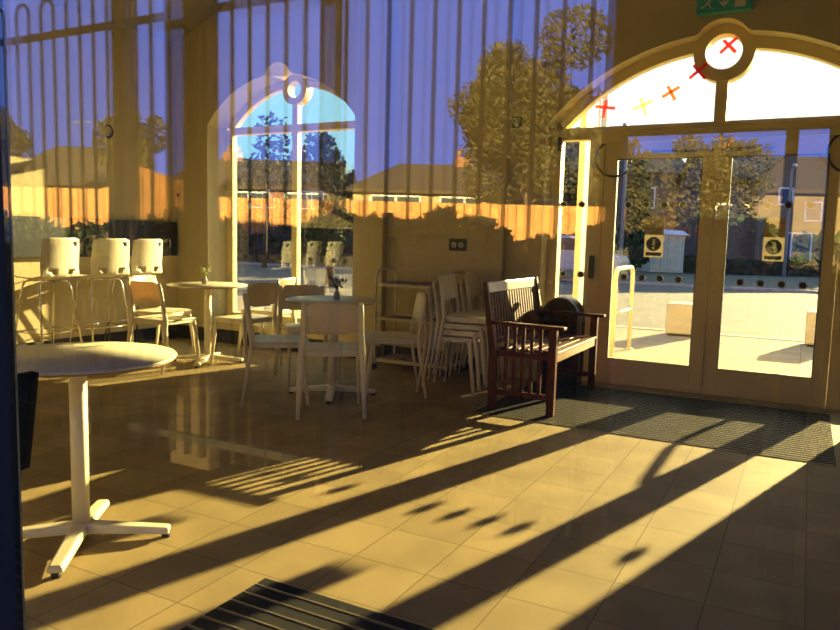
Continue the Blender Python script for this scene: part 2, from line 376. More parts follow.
arch_pane(XC, 1.33, 2.12, 2.18, .60, YG).build('window_glass', m_glass, scr)
MB().box(A0+.07, -1.64, YG, YG+.006, .12, 2.1).build('sidelight_glass', m_glass, scr)
MB().box(XC*2+1.64, A1-.07, YG, YG+.006, .12, 2.1).build('sidelight_glass', m_glass, scr)
def dot(x, z, par, y=YG-.004, r=.023):
    MB().prism([(x+r*1.35*math.cos(a), z+r*1.35*math.sin(a)) for a in [2*PI*i/24 for i in range(24)]], y+.002, y+.003, 'y').build('safety_dot_rim', m_kroof, par)
    MB().prism([(x+r*math.cos(a), z+r*math.sin(a)) for a in [2*PI*i/24 for i in range(24)]], y, y+.002, 'y').build('safety_dot', m_black, par)
for xx, zz in ((-1.76, 1.53), (-1.92, 1.53), (-1.90, .93), (-1.74, .93), (.46, 1.53), (.46, .93)): dot(xx, zz, scr)
def door(n, x0, x1, hinge):
    mb = MB(); z0, z1 = .008, 2.07
    y0, y1 = YG-.03, YG+.035
    s = .105
    mb.box(x0, x0+s, y0, y1, z0, z1).box(x1-s, x1, y0, y1, z0, z1).box(x0+s, x1-s, y0, y1, z0, .225).box(x0+s, x1-s, y0, y1, 1.905, z1)
    d = struct('door_%d' % n, mb, m_frame, bevel=.004)
    MB().box(x0+s-.01, x1-s+.01, YG, YG+.006, .215, 1.915).build('door_glass', m_glass, d)
    # black gasket round the glass
    g = MB(); gx0, gx1, gz0, gz1 = x0+s, x1-s, .225, 1.905
    g.box(gx0, gx1, y0-.002, y0+.02, gz1-.007, gz1+.001).box(gx0, gx1, y0-.002, y0+.02, gz0-.001, gz0+.004).box(gx0-.001, gx0+.005, y0-.002, y0+.02, gz0, gz1).box(gx1-.005, gx1+.001, y0-.002, y0+.02, gz0, gz1)
    g.build('glazing_gasket', m_blackr, d)
    for k in range(4):
        dot(gx0+.105+.145*k if n == 1 else gx0+.13+.145*k, 1.53, d); dot(gx0+.10+.147*k if n == 1 else gx0+.12+.147*k, .925, d)
    # closer arm at the head
    c = MB().box(XC-.50 if n == 1 else XC+.03, XC-.03 if n == 1 else XC+.40, y0-.035, y0-.003, 1.945, 1.965).build('closer_arm', m_black, d)
    return d
MB().prism([(XC+.13*math.cos(a), 2.70+.13*math.sin(a)) for a in [2*PI*i/40 for i in range(40)]], YG+.012, YG+.018, 'y').build('round_glass', m_glass, scr)
d1 = door(1, -1.574, XC-.0008, 0); d2 = door(2, XC+.0008, XC*2+1.572, 1)
struct('trim_1', MB().box(A0, A1, YG-.12, YG+.1, 0, .007), m_alu)
# operator cover over the doors
op = tag(MB().box(-1.62, .24, YG-.11, YG-.052, 2.03, 2.12).build('door_operator_cover', m_frame, None, .006), 'long cream door operator box across the head of the entrance doors', 'door operator')
# cable loops
def cable(x, lab, m=-1):
    pts = []
    for i in range(25):
        t = i/24; a = PI*.5+PI*1.28*t
        pts.append((x+.155*math.cos(a)+.19, YG-.06-.03*math.sin(PI*t), 1.91+.15*math.sin(a)))
    pts = [(x+.10, YG-.055, 2.09), (x+.09, YG-.07, 2.05)]+[q for q in pts if q[0] < x+.15 or q[2] < 1.9]
    o = MB().tube(pts, .010, 6); o.lathe([(0, 1.86), (.018, 1.86), (.018, 1.89), (0, 1.89)], pts[-1][0], pts[-1][1], 12)
    return tag(o.build('power_cable', m_black), lab, 'cable')
cable(-1.67, 'black looped cable at the top hinge side of the left door', 1)
cable(.03, 'black looped cable at the top right of the right door', 1)
# push pad on the jamb
t = thing('push_pad', 'black oval push button with a small blue light on the door jamb', 'push button', (-1.63, YG-.04, .99))
MB().prism(rrect(.045, .20, .02), -.022, 0, 'y').build('housing', m_black, t, .003)
MB().lathe([(.0, 0), (.011, 0), (.011, .004), (0, .004)], 0, 0, 16).build('button_light', m_led, t).rotation_euler = (PI/2, 0, 0)
kids(t)[-1].location = (0, -.022, .01)
# door notices
def notice(x, lab):
    t = thing('door_notice', lab, 'notice', (x, YG-.004, 1.265))
    MB().box(-.075, .075, -.002, 0, .02, .165).build('brown_panel', m_brownsign, t)
    MB().box(-.075, .075, -.002, 0, -.165, .02).build('pale_panel', m_paper, t)
    q = .058; a0 = math.acos(.012/q); e = MB()
    for s_ in (-1, 1): e.prism([(s_*q*math.cos(a), -.055+q*math.sin(a)) for a in [-a0+2*a0*i/24 for i in range(25)]], -.0035, -.002, 'y')
    for z0_, z1_ in ((-.016, .002), (-.080, -.070), (-.112, -.100)): e.box(-.012, .012, -.0035, -.002, z0_, z1_)
    e.build('blue_disc', m_blue, t)
    e = MB().prism([(-.0115, -.017), (.0115, -.017), (.009, -.069), (-.009, -.069)], -.0028, -.0022, 'y'); e.prism([(.010*math.cos(a), -.09+.010*math.sin(a)) for a in [2*PI*i/16 for i in range(16)]], -.0028, -.0022, 'y'); e.build('exclamation_mark', m_paper, t)
    MB().box(-.06, .06, -.0035, -.002, -.152, -.124).build('caption_bar', m_blue, t)
    R = (PI/2, 0, 0)
    text('heading', 'AUTOMATIC', .026, m_black, (0, -.003, .128), R, t); text('heading', 'DOOR', .026, m_black, (0, -.003, .100), R, t)
    text('small_print', 'PUSH BUTTON', .018, m_black, (0, -.003, .066), R, t); text('small_print', 'TO OPEN', .018, m_black, (0, -.003, .044), R, t)
    text('caption', 'KEEP CLEAR', .017, m_paper, (0, -.004, -.138), R, t)
notice(-1.14, 'brown and cream notice with blue exclamation disc on the left door')
notice(-.245, 'brown and cream notice with blue exclamation disc on the right door')
# exit sign
t = thing('exit_sign', 'green running man emergency exit sign above the entrance arch', 'exit sign', (-.69, YD-.04, 3.02))
MB().box(-.19, .19, -.02, .03, -.085, .085).build('panel', m_green, t, .003)
Y0, Y1 = -.0235, -.020
g = MB()
g.prism([(-.10+.014*math.cos(a), .058+.014*math.sin(a)) for a in [2*PI*i/16 for i in range(16)]], Y0, Y1, 'y')
for pl in (((-.105, .035), (-.085, .045), (-.09, -.0), (-.115, -.01)), ((-.115, .0), (-.10, -.01), (-.085, -.045), (-.095, -.05)), ((-.095, -.035), (-.065, -.05), (-.068, -.06), (-.095, -.048)),
           ((-.118, -.005), (-.108, -.018), (-.14, -.045), (-.165, -.045), (-.165, -.035), (-.142, -.033)), ((-.105, .04), (-.098, .03), (-.13, .01), (-.15, .02), (-.148, .03), (-.13, .025)), ((-.09, .04), (-.075, .01), (-.055, .012), (-.055, .02), (-.07, .02), (-.08, .045))):
    g.prism(pl, Y0, Y1, 'y')
g.build('running_man', m_signw, t)
MB().prism([(-.008, .06), (.008, .06), (.008, -.02), (.03, .0), (.03, -.018), (0, -.052), (-.03, -.018), (-.03, .0), (-.008, -.02)], Y0, Y1, 'y').build('arrow', m_signw, t)
MB().box(.075, .15, Y0, Y1, -.06, .06).build('doorway_symbol', m_signw, t)
# small wall plates
t = thing('wall_plate', 'small black plate with white markings on the recess wall above the trolley', 'wall plate', (-2.87, YR-.012, 1.155))
MB().box(-.085, .085, 0, .012, -.055, .055).build('plate', m_navyplate, t)
g = MB()
for cx in (-.035, .035):
    for k in range(8):
        a = k*PI/4; g.box(cx+.02*math.cos(a)-.006, cx+.02*math.cos(a)+.006, -.002, 0, .02*math.sin(a)-.006, .02*math.sin(a)+.006)
    g.box(cx-.006, cx+.006, -.002, 0, -.006, .006)
g.build('white_marks', m_signw, t)
t = thing('wall_switch', 'small black switch plate high on the wall left of the entrance arch', 'switch plate', (-2.30, YD-.012, 2.22))
MB().box(-.04, .04, 0, .012, -.045, .045).build('plate', m_navyplate, t); MB().box(-.012, .012, -.003, 0, -.02, .02).build('rocker', m_signw, t)
# black box on the left spring of the arch
tag(MB().box(-1.965, -1.93, YG-.10, YG-.045, 1.98, 2.10).build('door_sensor', m_black, None, .005), 'small black sensor box at the left end of the door transom', 'sensor')
# little black knob high on the left wall
t = thing('wall_hook', 'small black ring hook on the wall left of the arched window', 'hook', (XL+.012, 5.14, 2.20))
MB().tube([(0+.0, .05*math.cos(a), .06*math.sin(a)) for a in [-2+4*i/16 for i in range(17)]], .008, 6).build('ring', m_black, t)
tag(MB().lathe([(0, 0), (.02, 0), (.02, .02), (0, .02)], 0, 0, 14).build('door_stud', m_black), 'small round black stud on the wall beside the arched window', 'stud')
bpy.data.objects['door_stud'].location = (-6.31, YW-.001, 1.62); bpy.data.objects['door_stud'].rotation_euler = (PI/2, 0, 0)
# bunting of crosses on the fanlight
for x, z, rz, m, lab, rs in ((-1.60, 2.34, .15, m_red, 'red paper cross at the left end of the bunting on the fanlight', .085), (-1.29, 2.34, -.35, m_yel, 'pale yellow paper cross between red and orange crosses', .085),
                         (-1.075, 2.43, -.5, m_or, 'orange paper cross in the middle of the bunting', .075), (-.865, 2.565, -.7, m_red, 'red paper cross at the left edge of the round pane frame', .085),
                         (-.665, 2.755, -.75, m_red, 'red paper cross inside the round pane at the top', .08)):
    g = MB(); w_ = .018
    g.box(-rs, rs, -.002, .001, -w_/1.5, w_/1.5).box(-w_/1.5, w_/1.5, -.003, 0, -rs, rs*.7)
    o = g.build('paper_cross', m); o.location = (x, YG-.075 if abs(x+.865) < .01 else YG-.006, z); o.rotation_euler = (0, rz, 0)
    tag(o, lab, 'paper decoration', 'bunting crosses on the fanlight')
# dark serving board on the left wall behind the stools
tag(MB().box(XL+.001, XL+.05, 2.6, 6.0, .94, 1.315).build('wall_board', m_board, None, .004), 'long black panel fixed to the left wall behind the bar stools', 'wall panel')

# --- front window through which the room is seen
PG = .35
mb = MB()
for x0, x1 in ((-2.6, -2.52), (-.70, -.551), (1.62, 1.7)): mb.box(x0, x1, PG, PG+.0065, 0, 3.3)
mb.box(-2.6, 1.7, PG-.02, PG+.09, 3.2, 3.3).box(-2.6, 1.7, PG-.02, PG+.09, 0, .06)
fw_ = struct('window_3', mb, m_navy, bevel=.004)
MB().box(-.72, -.661, PG+.068, PG+.078, .06, 3.2).build('inner_edge_strip', m_sunedge, fw_)  # strip coloured as the sunlit line along the frame
for x0, x1 in ((-2.52, -.70), (-.551, 1.62)):
    MB().box(x0, x1, PG, PG+.006, .06, 3.2).build('outer_glass', m_pane, fw_)
    MB().box(x0 if x0 < -1 else -.70, x1, PG+.06, PG+.066, .06, 3.2).build('inner_glass', m_pane2, fw_)

# ------------------------------------------------------------------ entrance mats
def ribbed(name, lab, x0, x1, y0, y1, rib, h=.012):
    t = thing(name, lab, 'door mat', ((x0+x1)/2, (y0+y1)/2, 0)); cx, cy = (x0+x1)/2, (y0+y1)/2
    MB().box(x0-cx, x1-cx, y0-cy, y1-cy, .0005, .003).build('mat_base', m_blackr, t)
    g = MB(); a = MB(); n = int((y1-y0)/rib); s = (y1-y0)/n
    for i in range(n):
        yy = y0-cy+i*s
        g.box(x0-cx+.004, x1-cx-.004, yy+s*.18, yy+s*.88, .003, h if rib < .05 else .007)
        a.box(x0-cx+.004, x1-cx-.004, yy, yy+s*.10, .003, h*.5 if rib < .055 else .0095)
    o = g.build('mat_ribs', m_mat, t); o = a.build('metal_strips', m_alu, t)
    return t
ribbed('entrance_mat', 'wide dark ribbed mat lying in front of the entrance doors', -2.0, .22, 4.60, 6.02, .05)
ribbed('ribbed_mat', 'black ribbed mat with bronze strips at the near end of the floor', -1.61, 1.5, .62, 1.93, .062)

# ------------------------------------------------------------------ chairs
def make_chair(label, group):
    t = thing('cafe_chair', label, 'chair', (0, 0, 0), 0, group)
    # backrest: shallow curved panel with rounded top corners
    n, m = 14, 9; W, Z0, Z1 = .345, .565, .782; g = MB()
    def bp(u, v, off):
        x = W/2*u; zz = Z0+(Z1-Z0)*v
        r = .05; ex = abs(x)-(W/2-r)
        if ex > 0 and v > .5: zz = min(zz, Z1-r+math.sqrt(max(0, r*r-ex*ex))) if zz > Z1-r else zz
        if ex > 0 and v <= .5: zz = max(zz, Z0+.012)
        y = -.185-.048*((zz-.47)/.31)-.022*(1-u*u)+off
        return (x, y, zz)
    vs_ = [bp(-1+2*i/n, j/m, o_) for o_ in (0, .011) for j in range(m+1) for i in range(n+1)]
    fs = []; K = (n+1)*(m+1)
    for j in range(m):
        for i in range(n):
            a = j*(n+1)+i; fs.append((a, a+1, a+n+2, a+n+1)); fs.append((K+a+n+1, K+a+n+2, K+a+1, K+a))
    for i in range(n): fs.append((i, K+i, K+i+1, i+1)); a = m*(n+1)+i; fs.append((a+1, K+a+1, K+a, a))
    for j in range(m): a = j*(n+1); fs.append((a+n+1, K+a+n+1, K+a, a)); a += n; fs.append((a, K+a, K+a+n+1, a+n+1))
    g.add(vs_, fs, True); g.build('backrest', m_back, t)
    # seat: rounded, slightly dished slab
    g = MB(); R_ = rrect(.41, .42, .07, 0, .01, 6); k = len(R_)
    rings = [(.90, .437), (1, .443), (1, .452), (.97, .457), (.7, .453), (.3, .449)]
    vs_ = [(x*s, .01+(y-.01)*s, z-(.006 if y > .15 else 0)) for s, z in rings for x, y in R_]
    fs = [(i*k+j, i*k+(j+1) % k, (i+1)*k+(j+1) % k, (i+1)*k+j) for i in range(len(rings)-1) for j in range(k)]
    fs += [tuple(range(k))[::-1], tuple(range((len(rings)-1)*k, len(rings)*k))]
    g.add(vs_, fs, True); g.build('seat', m_white, t)
    g = MB(); g.sweep([(x*.93, .01+(y-.01)*.93, .427) for x, y in R_], rsec(.018, .024), closed=True, smooth=False); g.build('seat_frame', m_white, t)
    for s in (-1, 1):
        MB().sweep([(.182*s, -.236, .772), (.185*s, -.222, .70), (.19*s, -.200, .56), (.20*s, -.185, .45), (.207*s, -.198, .33), (.22*s, -.25, .004)], RP(.024, .040), scales=[.8, 1, 1, 1.1, 1, .66]).build('leg', m_white, t)
        MB().sweep([(.19*s, .15, .432), (.197*s, .168, .36), (.21*s, .21, .004)], RP(.026, .034), scales=[1.1, 1.05, .66]).build('leg', m_white, t)
    return t
CH = 'white cafe chair '
G = 'white chairs around the two small tables'
chair0 = make_chair(CH+'nearest the camera with its back turned, amber light on its backrest', G)
chair0.location = (-2.849, 4.093, 0); chair0.rotation_euler = (0, 0, .64)
for x, y, a, lab in ((-3.37, 4.17, 5.40, 'seen edge-on at the left of the middle table'), (-2.82, 4.86, 2.206, 'at the right of the middle table beside the trolley'),
                     (-3.66, 4.92, -2.248, 'behind the middle table facing the camera'), (-4.985, 4.60, .03, 'left of the far table with its back to the camera'),
                     (-5.46, 5.02, 4.907, 'nearest the stools, at the left side of the far table'), (-4.50, 5.089, 1.527, 'in shade at the right side of the far table'),
                     (-4.80, 5.77, 1.72, 'behind the far table close to the window sill')):
    dup(chair0, (x, y, 0), a, CH+lab)
pos = ['bottom', 'second from bottom', 'third from bottom', 'top']
for st, (x, y, a, where) in enumerate(((-2.44, 5.25, -1.42, 'in the stack left of the bench'), (-2.44, 5.74, -1.42, 'in the rear stack behind the bench'))):
    for k in range(4):
        fx, fy = -math.sin(a), math.cos(a)
        dup(chair0, (x+fx*.045*k, y+fy*.045*k, .052*k), a, CH+pos[k]+' '+where, 'stacked white chairs')

# ------------------------------------------------------------------ tables
def make_table(label):
    t = thing('pedestal_table', label, 'table')
    g = MB(); g.lathe([(0, .712), (.345, .712), (.357, .716), (.36, .722)], seg=56); g.cur = 0; g.build('edge_band', m_edge, t)
    MB().lathe([(0, .7225), (.36, .7225), (.362, .727), (.357, .733), (0, .733)], seg=56).build('tabletop', m_top, t)
    MB().sweep([(0, 0, .03), (0, 0, .705)], RP(.064, .060)).build('column', m_tmet, t)
    MB().box(-.11, .11, -.11, .11, .700, .712).build('mounting_plate', m_tmet, t, .003)
    for k in range(4):
        a = k*PI/2; c, s = math.cos(a), math.sin(a)
        def P(x, y, z): return (x*c-y*s, x*s+y*c, z)
        g = MB(); w0, w1 = .030, .030
        g.hexa([P(.0, -w0, .035), P(.33, -w1, .018), P(.33, w1, .018), P(.0, w0, .035), P(.0, -w0, .078), P(.33, -w1*.8, .045), P(.33, w1*.8, .045), P(.0, w0, .078)])
        f = g.build('foot', m_tmet, t, .008)
        x, y, _ = P(.315, 0, 0); MB().lathe([(0, 0), (.017, 0), (.017, .012), (.011, .022), (0, .022)], x, y, 14).build('glide', m_blackr, f)
    return t
t0 = make_table('white round pedestal table standing alone in the left foreground'); t0.location = (-2.432, 1.815, 0); t0.rotation_euler = (0, 0, .66)
dup(t0, (-3.15, 4.55, 0), .52, 'white round pedestal table in the middle with a dark twig vase')
dup(t0, (-4.91, 5.05, 0), .45, 'white round pedestal table far back by the arched window, yellow sprig vase')
def vase(x, y, lab, lm, seed, h):
    rd = random.Random(seed); t = thing('bud_vase', lab, 'vase', (x, y, .7335))
    MB().lathe([(0, 0), (.022, 0), (.026, .012), (.026, .04), (.017, .055), (.013, .07), (.015, .078), (.011, .078), (.009, .06), (.0, .05)], seg=20).build('glass_body', m_dglass, t)
    g = MB(); l = MB()
    for k in range(6):
        a = rd.uniform(0, 6.28); sp = rd.uniform(.02, .075); pts = [(0, 0, .05)]
        for q in range(1, 5): f = q/4; pts.append((sp*f*f*math.cos(a)+rd.uniform(-.004, .004), sp*f*f*math.sin(a), .05+(h+rd.uniform(-.05, 0))*f))
        g.tube(pts, .0025, 5)
        for q in (2, 3, 4):
            for _ in range(2):
                px_, py_, pz_ = pts[q]; dx, dy, dz = [rd.uniform(-.018, .018) for _ in range(3)]
                c = (px_+dx, py_+dy, pz_+dz); r = rd.uniform(.007, .012)
                l.lathe([(0, c[2]-r), (r*.8, c[2]-r*.4), (r, c[2]), (r*.7, c[2]+r*.6), (0, c[2]+r)], c[0], c[1], 6)
    g.build('stems', lm, t); l.build('blossoms', lm, t)
vase(-3.12, 4.55, 'small glass vase of dark twigs on the middle table', m_leafd, 3, .13)
vase(-4.93, 5.03, 'small glass vase of yellow sprigs on the far table', m_leaf, 5, .12)

# ------------------------------------------------------------------ bar stools
def make_stool(label):
    t = thing('bar_stool', label, 'bar stool', (0, 0, 0), 0, 'white bar stools along the left wall')
    # shell profile from seat front (y=.2) to back top; local facing +y
    prof = []
    for i in range(41):
        s = i/40
        if s < .42: y = .20-.34*(s/.42); z = .765-.018*math.sin(PI*s/.42); 
        elif s < .6: a = (s-.42)/.18*PI/2*.88; y = -.14-.075*math.sin(a); z = .765+.075*(1-math.cos(a))
        else: f = (s-.6)/.4; y = -.213-.035*f; z = .831+.30*f
        prof.append((y, z))
    prof[0] = (.205, .755)
    n = 28; vs_ = []; fs = []
    for i, (y, z) in enumerate(prof):
        s = i/40; wd = .195 if s > .5 else .18+.015*s*2; wd -= .012*max(0, (s-.8)/.2)
        for j in range(n+1):
            u = -1+2*j/n
            cz = .020*u*u if s < .5 else 0; cy = .045*u*u*min(1, max(0, (s-.45)/.2))
            if s > .97 and abs(u) > .85: z2 = z-.012
            else: z2 = z
            vs_.append((wd*u, y+cy, z2+cz))
    def hole(i, j):
        s = (i+.5)/40; u = -1+2*(j+.5)/n
        if ((u-.66)/.15)**2+((s-.93)/.025)**2 < 1: return True
        if .56 < s < .62 and .32 < abs(u) < .32+.42*(1-(.62-s)/.06*.6)*1.0: return True
        return False
    for i in range(40):
        for j in range(n):
            if not hole(i, j): a = i*(n+1)+j; fs.append((a, a+1, a+n+2, a+n+1))
    o = MB().add(vs_, fs, True).build('shell', m_shell, t)
    md = o.modifiers.new('thick', 'SOLIDIFY'); md.thickness = .009; md.offset = 0
    for sx in (-1, 1):
        for y0, y1 in ((.10, .22), (-.10, -.21)):
            MB().tube([(.0, y0, .74), (.11*sx, y0, .74), (.145*sx, y0, .73), (.16*sx, y0+(y1-y0)*.1, .69), (.215*sx, y1, .006)], .0095, 8).build('leg', m_chrome, t)
    fr_ = MB(); zf = .28; k = 1-(zf/.69); xx = .16+.055*k; ya = .112+.108*k; yb = -.111-.099*k
    fr_.tube([(-xx, ya, zf), (xx, ya, zf)], .008, 8).tube([(-xx, yb, zf), (xx, yb, zf)], .006, 8).tube([(-xx, yb, zf), (-xx, ya, zf)], .006, 8).tube([(xx, yb, zf), (xx, ya, zf)], .006, 8)
    fr_.build('footrest', m_chrome, t)
    return t
s0 = make_stool('white bar stool with chrome legs nearest the left edge'); s0.location = (-6.07, 4.235, 0); s0.rotation_euler = (0, 0, 1.62)
dup(s0, (-6.05, 4.785, 0), 1.45, 'white bar stool with chrome legs in the middle of the row of three')
dup(s0, (-6.07, 5.21, 0), 1.60, 'white bar stool farthest along the wall, nearest the window corner')

# ------------------------------------------------------------------ bench
t = thing('slatted_bench', 'dark red-brown wooden slatted bench with arms beside the entrance doors', 'bench', (-1.72, 5.345, 0))
# local: x toward the seat front (+x), y along the length
HL = .565
def bx(name, x0, x1, y0, y1, z0, z1, par=t, b=.004, m=m_wood): return MB().box(x0, x1, y0, y1, z0, z1).build(name, m, par, b)
for s in (-1, 1):
    y0, y1 = (HL-.05, HL) if s > 0 else (-HL, -HL+.05)
    bx('leg', .19, .245, y0, y1, 0, .612)
    MB().hexa([(-.245, y0, 0), (-.19, y0, 0), (-.19, y1, 0), (-.245, y1, 0), (-.25, y0, .42), (-.195, y0, .42), (-.195, y1, .42), (-.25, y1, .42)]).hexa([(-.25, y0, .42), (-.195, y0, .42), (-.195, y1, .42), (-.25, y1, .42), (-.315, y0+.008, .91), (-.285, y0+.008, .91), (-.285, y1-.008, .91), (-.315, y1-.008, .91)]).build('leg', m_wood, t, .003)
    MB().hexa([(-.26, y0-.01, .615), (.30, y0-.01, .607), (.30, y1+.01, .607), (-.26, y1+.01, .615), (-.26, y0-.01, .639), (.30, y0-.01, .631), (.30, y1+.01, .631), (-.26, y1+.01, .639)]).build('armrest', m_wood, t, .006)
    bx('side_rail', -.19, .19, y0+.012, y1-.012, .11, .15); bx('side_rail', -.195, .19, y0+.012, y1-.012, .39, .43)
    for k in range(5):
        xk = -.125+k*.063; bx('side_slat', xk-.012, xk+.014, y0+.018, y1-.018, .15, .61, t, .002)
for k in range(6):
    x0 = -.175+k*.072; bx('seat_slat', x0, x0+.062, -HL+.052 if k < 5 else -HL+.05, HL-.052 if k < 5 else HL-.05, .432, .452, t, .005, m_woodglare if k == 5 else m_wood)
bx('front_rail', .215, .238, -HL+.05, HL-.05, .375, .432, t, .004, m_woodglare); bx('stretcher', -.23, -.20, -HL+.05, HL-.05, .37, .43)
MB().hexa([(-.318, -HL+.04, .835), (-.288, -HL+.04, .83), (-.288, HL-.04, .83), (-.318, HL-.04, .835), (-.327, -HL+.04, .905), (-.297, -HL+.04, .905), (-.297, HL-.04, .905), (-.327, HL-.04, .905)]).build('top_rail', m_woodglare, t, .005)
bx('lower_back_rail', -.262, -.238, -HL+.05, HL-.05, .46, .50)
for k in range(19):
    yk = -HL+.085+k*(2*HL-.17)/18
    MB().hexa([(-.255, yk-.013, .48), (-.243, yk-.013, .48), (-.243, yk+.013, .48), (-.255, yk+.013, .48), (-.309, yk-.013, .84), (-.297, yk-.013, .84), (-.297, yk+.013, .84), (-.309, yk+.013, .84)]).build('back_slat', m_wood, t)

# ------------------------------------------------------------------ black bin behind the bench
t = thing('domed_bin', 'shiny black bin with a rounded top behind the far end of the bench', 'bin', (-1.81, 6.03, 0))
w_ = .165
pr = [(-w_, .02), (w_, .02), (w_, .585)]+[(w_*math.cos(a), .585+w_*.98*math.sin(a)) for a in [PI*i/20 for i in range(1, 20)]]+[(-w_, .585)]
MB().prism(pr, -.09, .09, 'y').build('body', m_black, t, .012)
MB().box(-w_+.005, w_-.005, -.085, .085, .0, .022).build('base', m_blackr, t)
MB().tube([(w_*.96*math.cos(a), -.094, .585+w_*.94*math.sin(a)) for a in [PI*i/20 for i in range(21)]], .006, 6).build('rim', m_chrome, t, label='thin bright metal rim')

# ------------------------------------------------------------------ trolley with magazines
t = thing('magazine_trolley', 'cream metal trolley with three shelves in the wall recess', 'trolley', (-3.10, 5.86, 0))
for zz, nm in ((.765, 'shelf'), (.455, 'shelf'), (.07, 'shelf')):
    g = MB().box(-.355, .355, -.17, .17, zz, zz+.010)
    g.sweep([(-.355, -.17, zz+.012), (.355, -.17, zz+.012), (.355, .17, zz+.012), (-.355, .17, zz+.012)], rsec(.014, .028), closed=True, smooth=False); g.build(nm, m_cart, t)
for s in (-1, 1):
    x = .365*s
    pts = [(x, -.18, .05), (x, -.18, .83)]+[(x, -.08-.10*math.cos(a), .83+.09*math.sin(a)) for a in [PI*.5*i/6 for i in range(1, 7)]]+[(x, .08+.10*math.sin(a), .83+.09*math.cos(a)) for a in [PI*.5*i/6 for i in range(0, 7)]]+[(x, .18, .05)]
    f = MB().tube(pts, .012, 8).build('end_frame', m_cart, t)
    for y in (-.18, .18): MB().lathe([(0, 0), (.02, 0), (.024, .02), (.02, .045), (.006, .05), (0, .05)], x, y, 14).build('foot', m_blackr, f)
k = 0
rd = random.Random(4)
for zz, xs, ml in ((.7765, (-.24, -.08, .08, .24), 'top'), (.4665, (-.23, .0, .23), 'middle'), (.0815, (-.23, .0, .23), 'bottom')):
    for x in xs:
        hh = rd.uniform(.006, .016) if ml != 'bottom' else .025
        o = MB().box(-.10 if ml != 'top' else -.07, .10 if ml != 'top' else .07, -.13, .13, 0, hh+.018*(ml == 'top')).build('magazine' if ml != 'bottom' else 'folded_paper_stack', m_mag if k % 2 == 0 else m_mag2); o.location = (-3.10+x, 5.87+rd.uniform(-.015, .015), zz-.001); o.rotation_euler = (0, 0, rd.uniform(-.12, .12))
        order = ['leftmost', 'second from left', 'third from left', 'rightmost'] if len(xs) == 4 else ['leftmost', 'middle', 'rightmost']
        tag(o, ('magazine' if ml != 'bottom' else 'folded papers')+' lying '+order[xs.index(x)]+' on the '+ml+' shelf of the trolley', 'magazine' if ml != 'bottom' else 'papers', 'magazines on the trolley'); k += 1
tt = thing('mug', 'dark mug standing on the middle shelf of the trolley', 'mug', (-2.98, 5.735, .4655))
MB().lathe([(0, 0), (.034, 0), (.04, .01), (.04, .10), (.036, .10), (.034, .012), (0, .01)], seg=20).build('body', m_navyplate, tt)
MB().tube([(.038+.024*math.sin(a), 0, .05+.028*math.cos(a)) for a in [PI*i/10 for i in range(11)]], .005, 6).build('handle', m_navyplate, tt)

# ------------------------------------------------------------------ black chair at the left edge
t = thing('black_chair', 'black padded chair with a bright metal rim, cut off by the left window frame', 'chair', (-2.13, 1.235, 0), 1.57)
g = MB(); n = 12
vs_ = []; fs = []
for j in range(9):
    for i in range(n+1):
        u = -1+2*i/n; z = .47+.30*j/8; vs_.append(((.15+.02*(j/8))*u, -.02*(1-u*u)-.03*(j/8), z))
for j in range(8):
    for i in range(n): a = j*(n+1)+i; fs.append((a, a+1, a+n+2, a+n+1))
o = g.add(vs_, fs, True).build('backrest', m_cloth, t); md = o.modifiers.new('thick', 'SOLIDIFY'); md.thickness = .03
MB().prism(rrect(.36, .36, .06, 0, .20), .41, .45, 'z').build('seat', m_black, t, .01)
for s in (-1, 1):
    MB().tube([(.085*s, .05, .0), (.09*s, .02, .42), (.10*s, .0, .52), (.11*s, .0, .70), (.10*s, .0, .735)], .010, 8).build('leg', m_chrome, t, label='polished metal leg and back tube')
    MB().tube([(.085*s, .36, .0), (.085*s, .33, .41)], .010, 8).build('leg', m_chrome, t)

# ------------------------------------------------------------------ outside, beyond the doors
struct('ground', MB().box(-14, 12, 6.5, 10.75, -.25, -.02), m_pave)
struct('kerb', MB().box(-30, 30, 10.75, 10.9, -.25, -.01), m_kerb)
struct('road', MB().box(-90, 90, 10.9, 24, -.3, -.10), m_road)
struct('kerb_far', MB().box(-90, 90, 24, 24.2, -.3, -.02), m_kerb)
struct('verge', MB().box(-120, 120, 24.2, 130, -.3, -.03), m_grass)
def block(x, y, lab):
    t = thing('concrete_block', lab, 'bollard', (x, y, -.02)); MB().box(-.21, .21, -.21, .21, .03, .44).build('body', m_conc, t, .02); MB().box(-.18, .18, -.18, .18, 0, .03).build('plinth', m_blackr, t)
block(-1.44, 10.45, 'pale concrete block seat on the paving seen through the left door')
block(.24, 10.45, 'pale concrete block seat on the paving seen through the right door')
def hoop(x, y0, y1, h, lab):
    t = thing('handrail_hoop', lab, 'handrail', (x, (y0+y1)/2, -.02)); q = (y1-y0)/2; r = .12
    pts = [(0, -q, 0), (0, -q, h-r)]+[(0, -q+r-r*math.cos(a), h-r+r*math.sin(a)) for a in [PI/2*i/6 for i in range(1, 7)]]+[(0, q-r+r*math.sin(a), h-r+r*math.cos(a)) for a in [PI/2*i/6 for i in range(0, 7)]]+[(0, q, 0)]
    MB().tube(pts, .024, 10).build('rail', m_tmet, t); MB().tube([(0, -q, h*.5), (0, q, h*.5)], .016, 8).build('mid_rail', m_tmet, t)
    for y in (-q, q): MB().lathe([(0, 0), (.05, 0), (.05, .01), (0, .01)], 0, y, 16).build('base_plate', m_tmet, t)
hoop(-1.78, 7.75, 8.6, .96, 'cream hooped handrail outside the left door')
hoop(.36, 7.2, 8.1, .98, 'cream hooped handrail outside the right side of the doors')
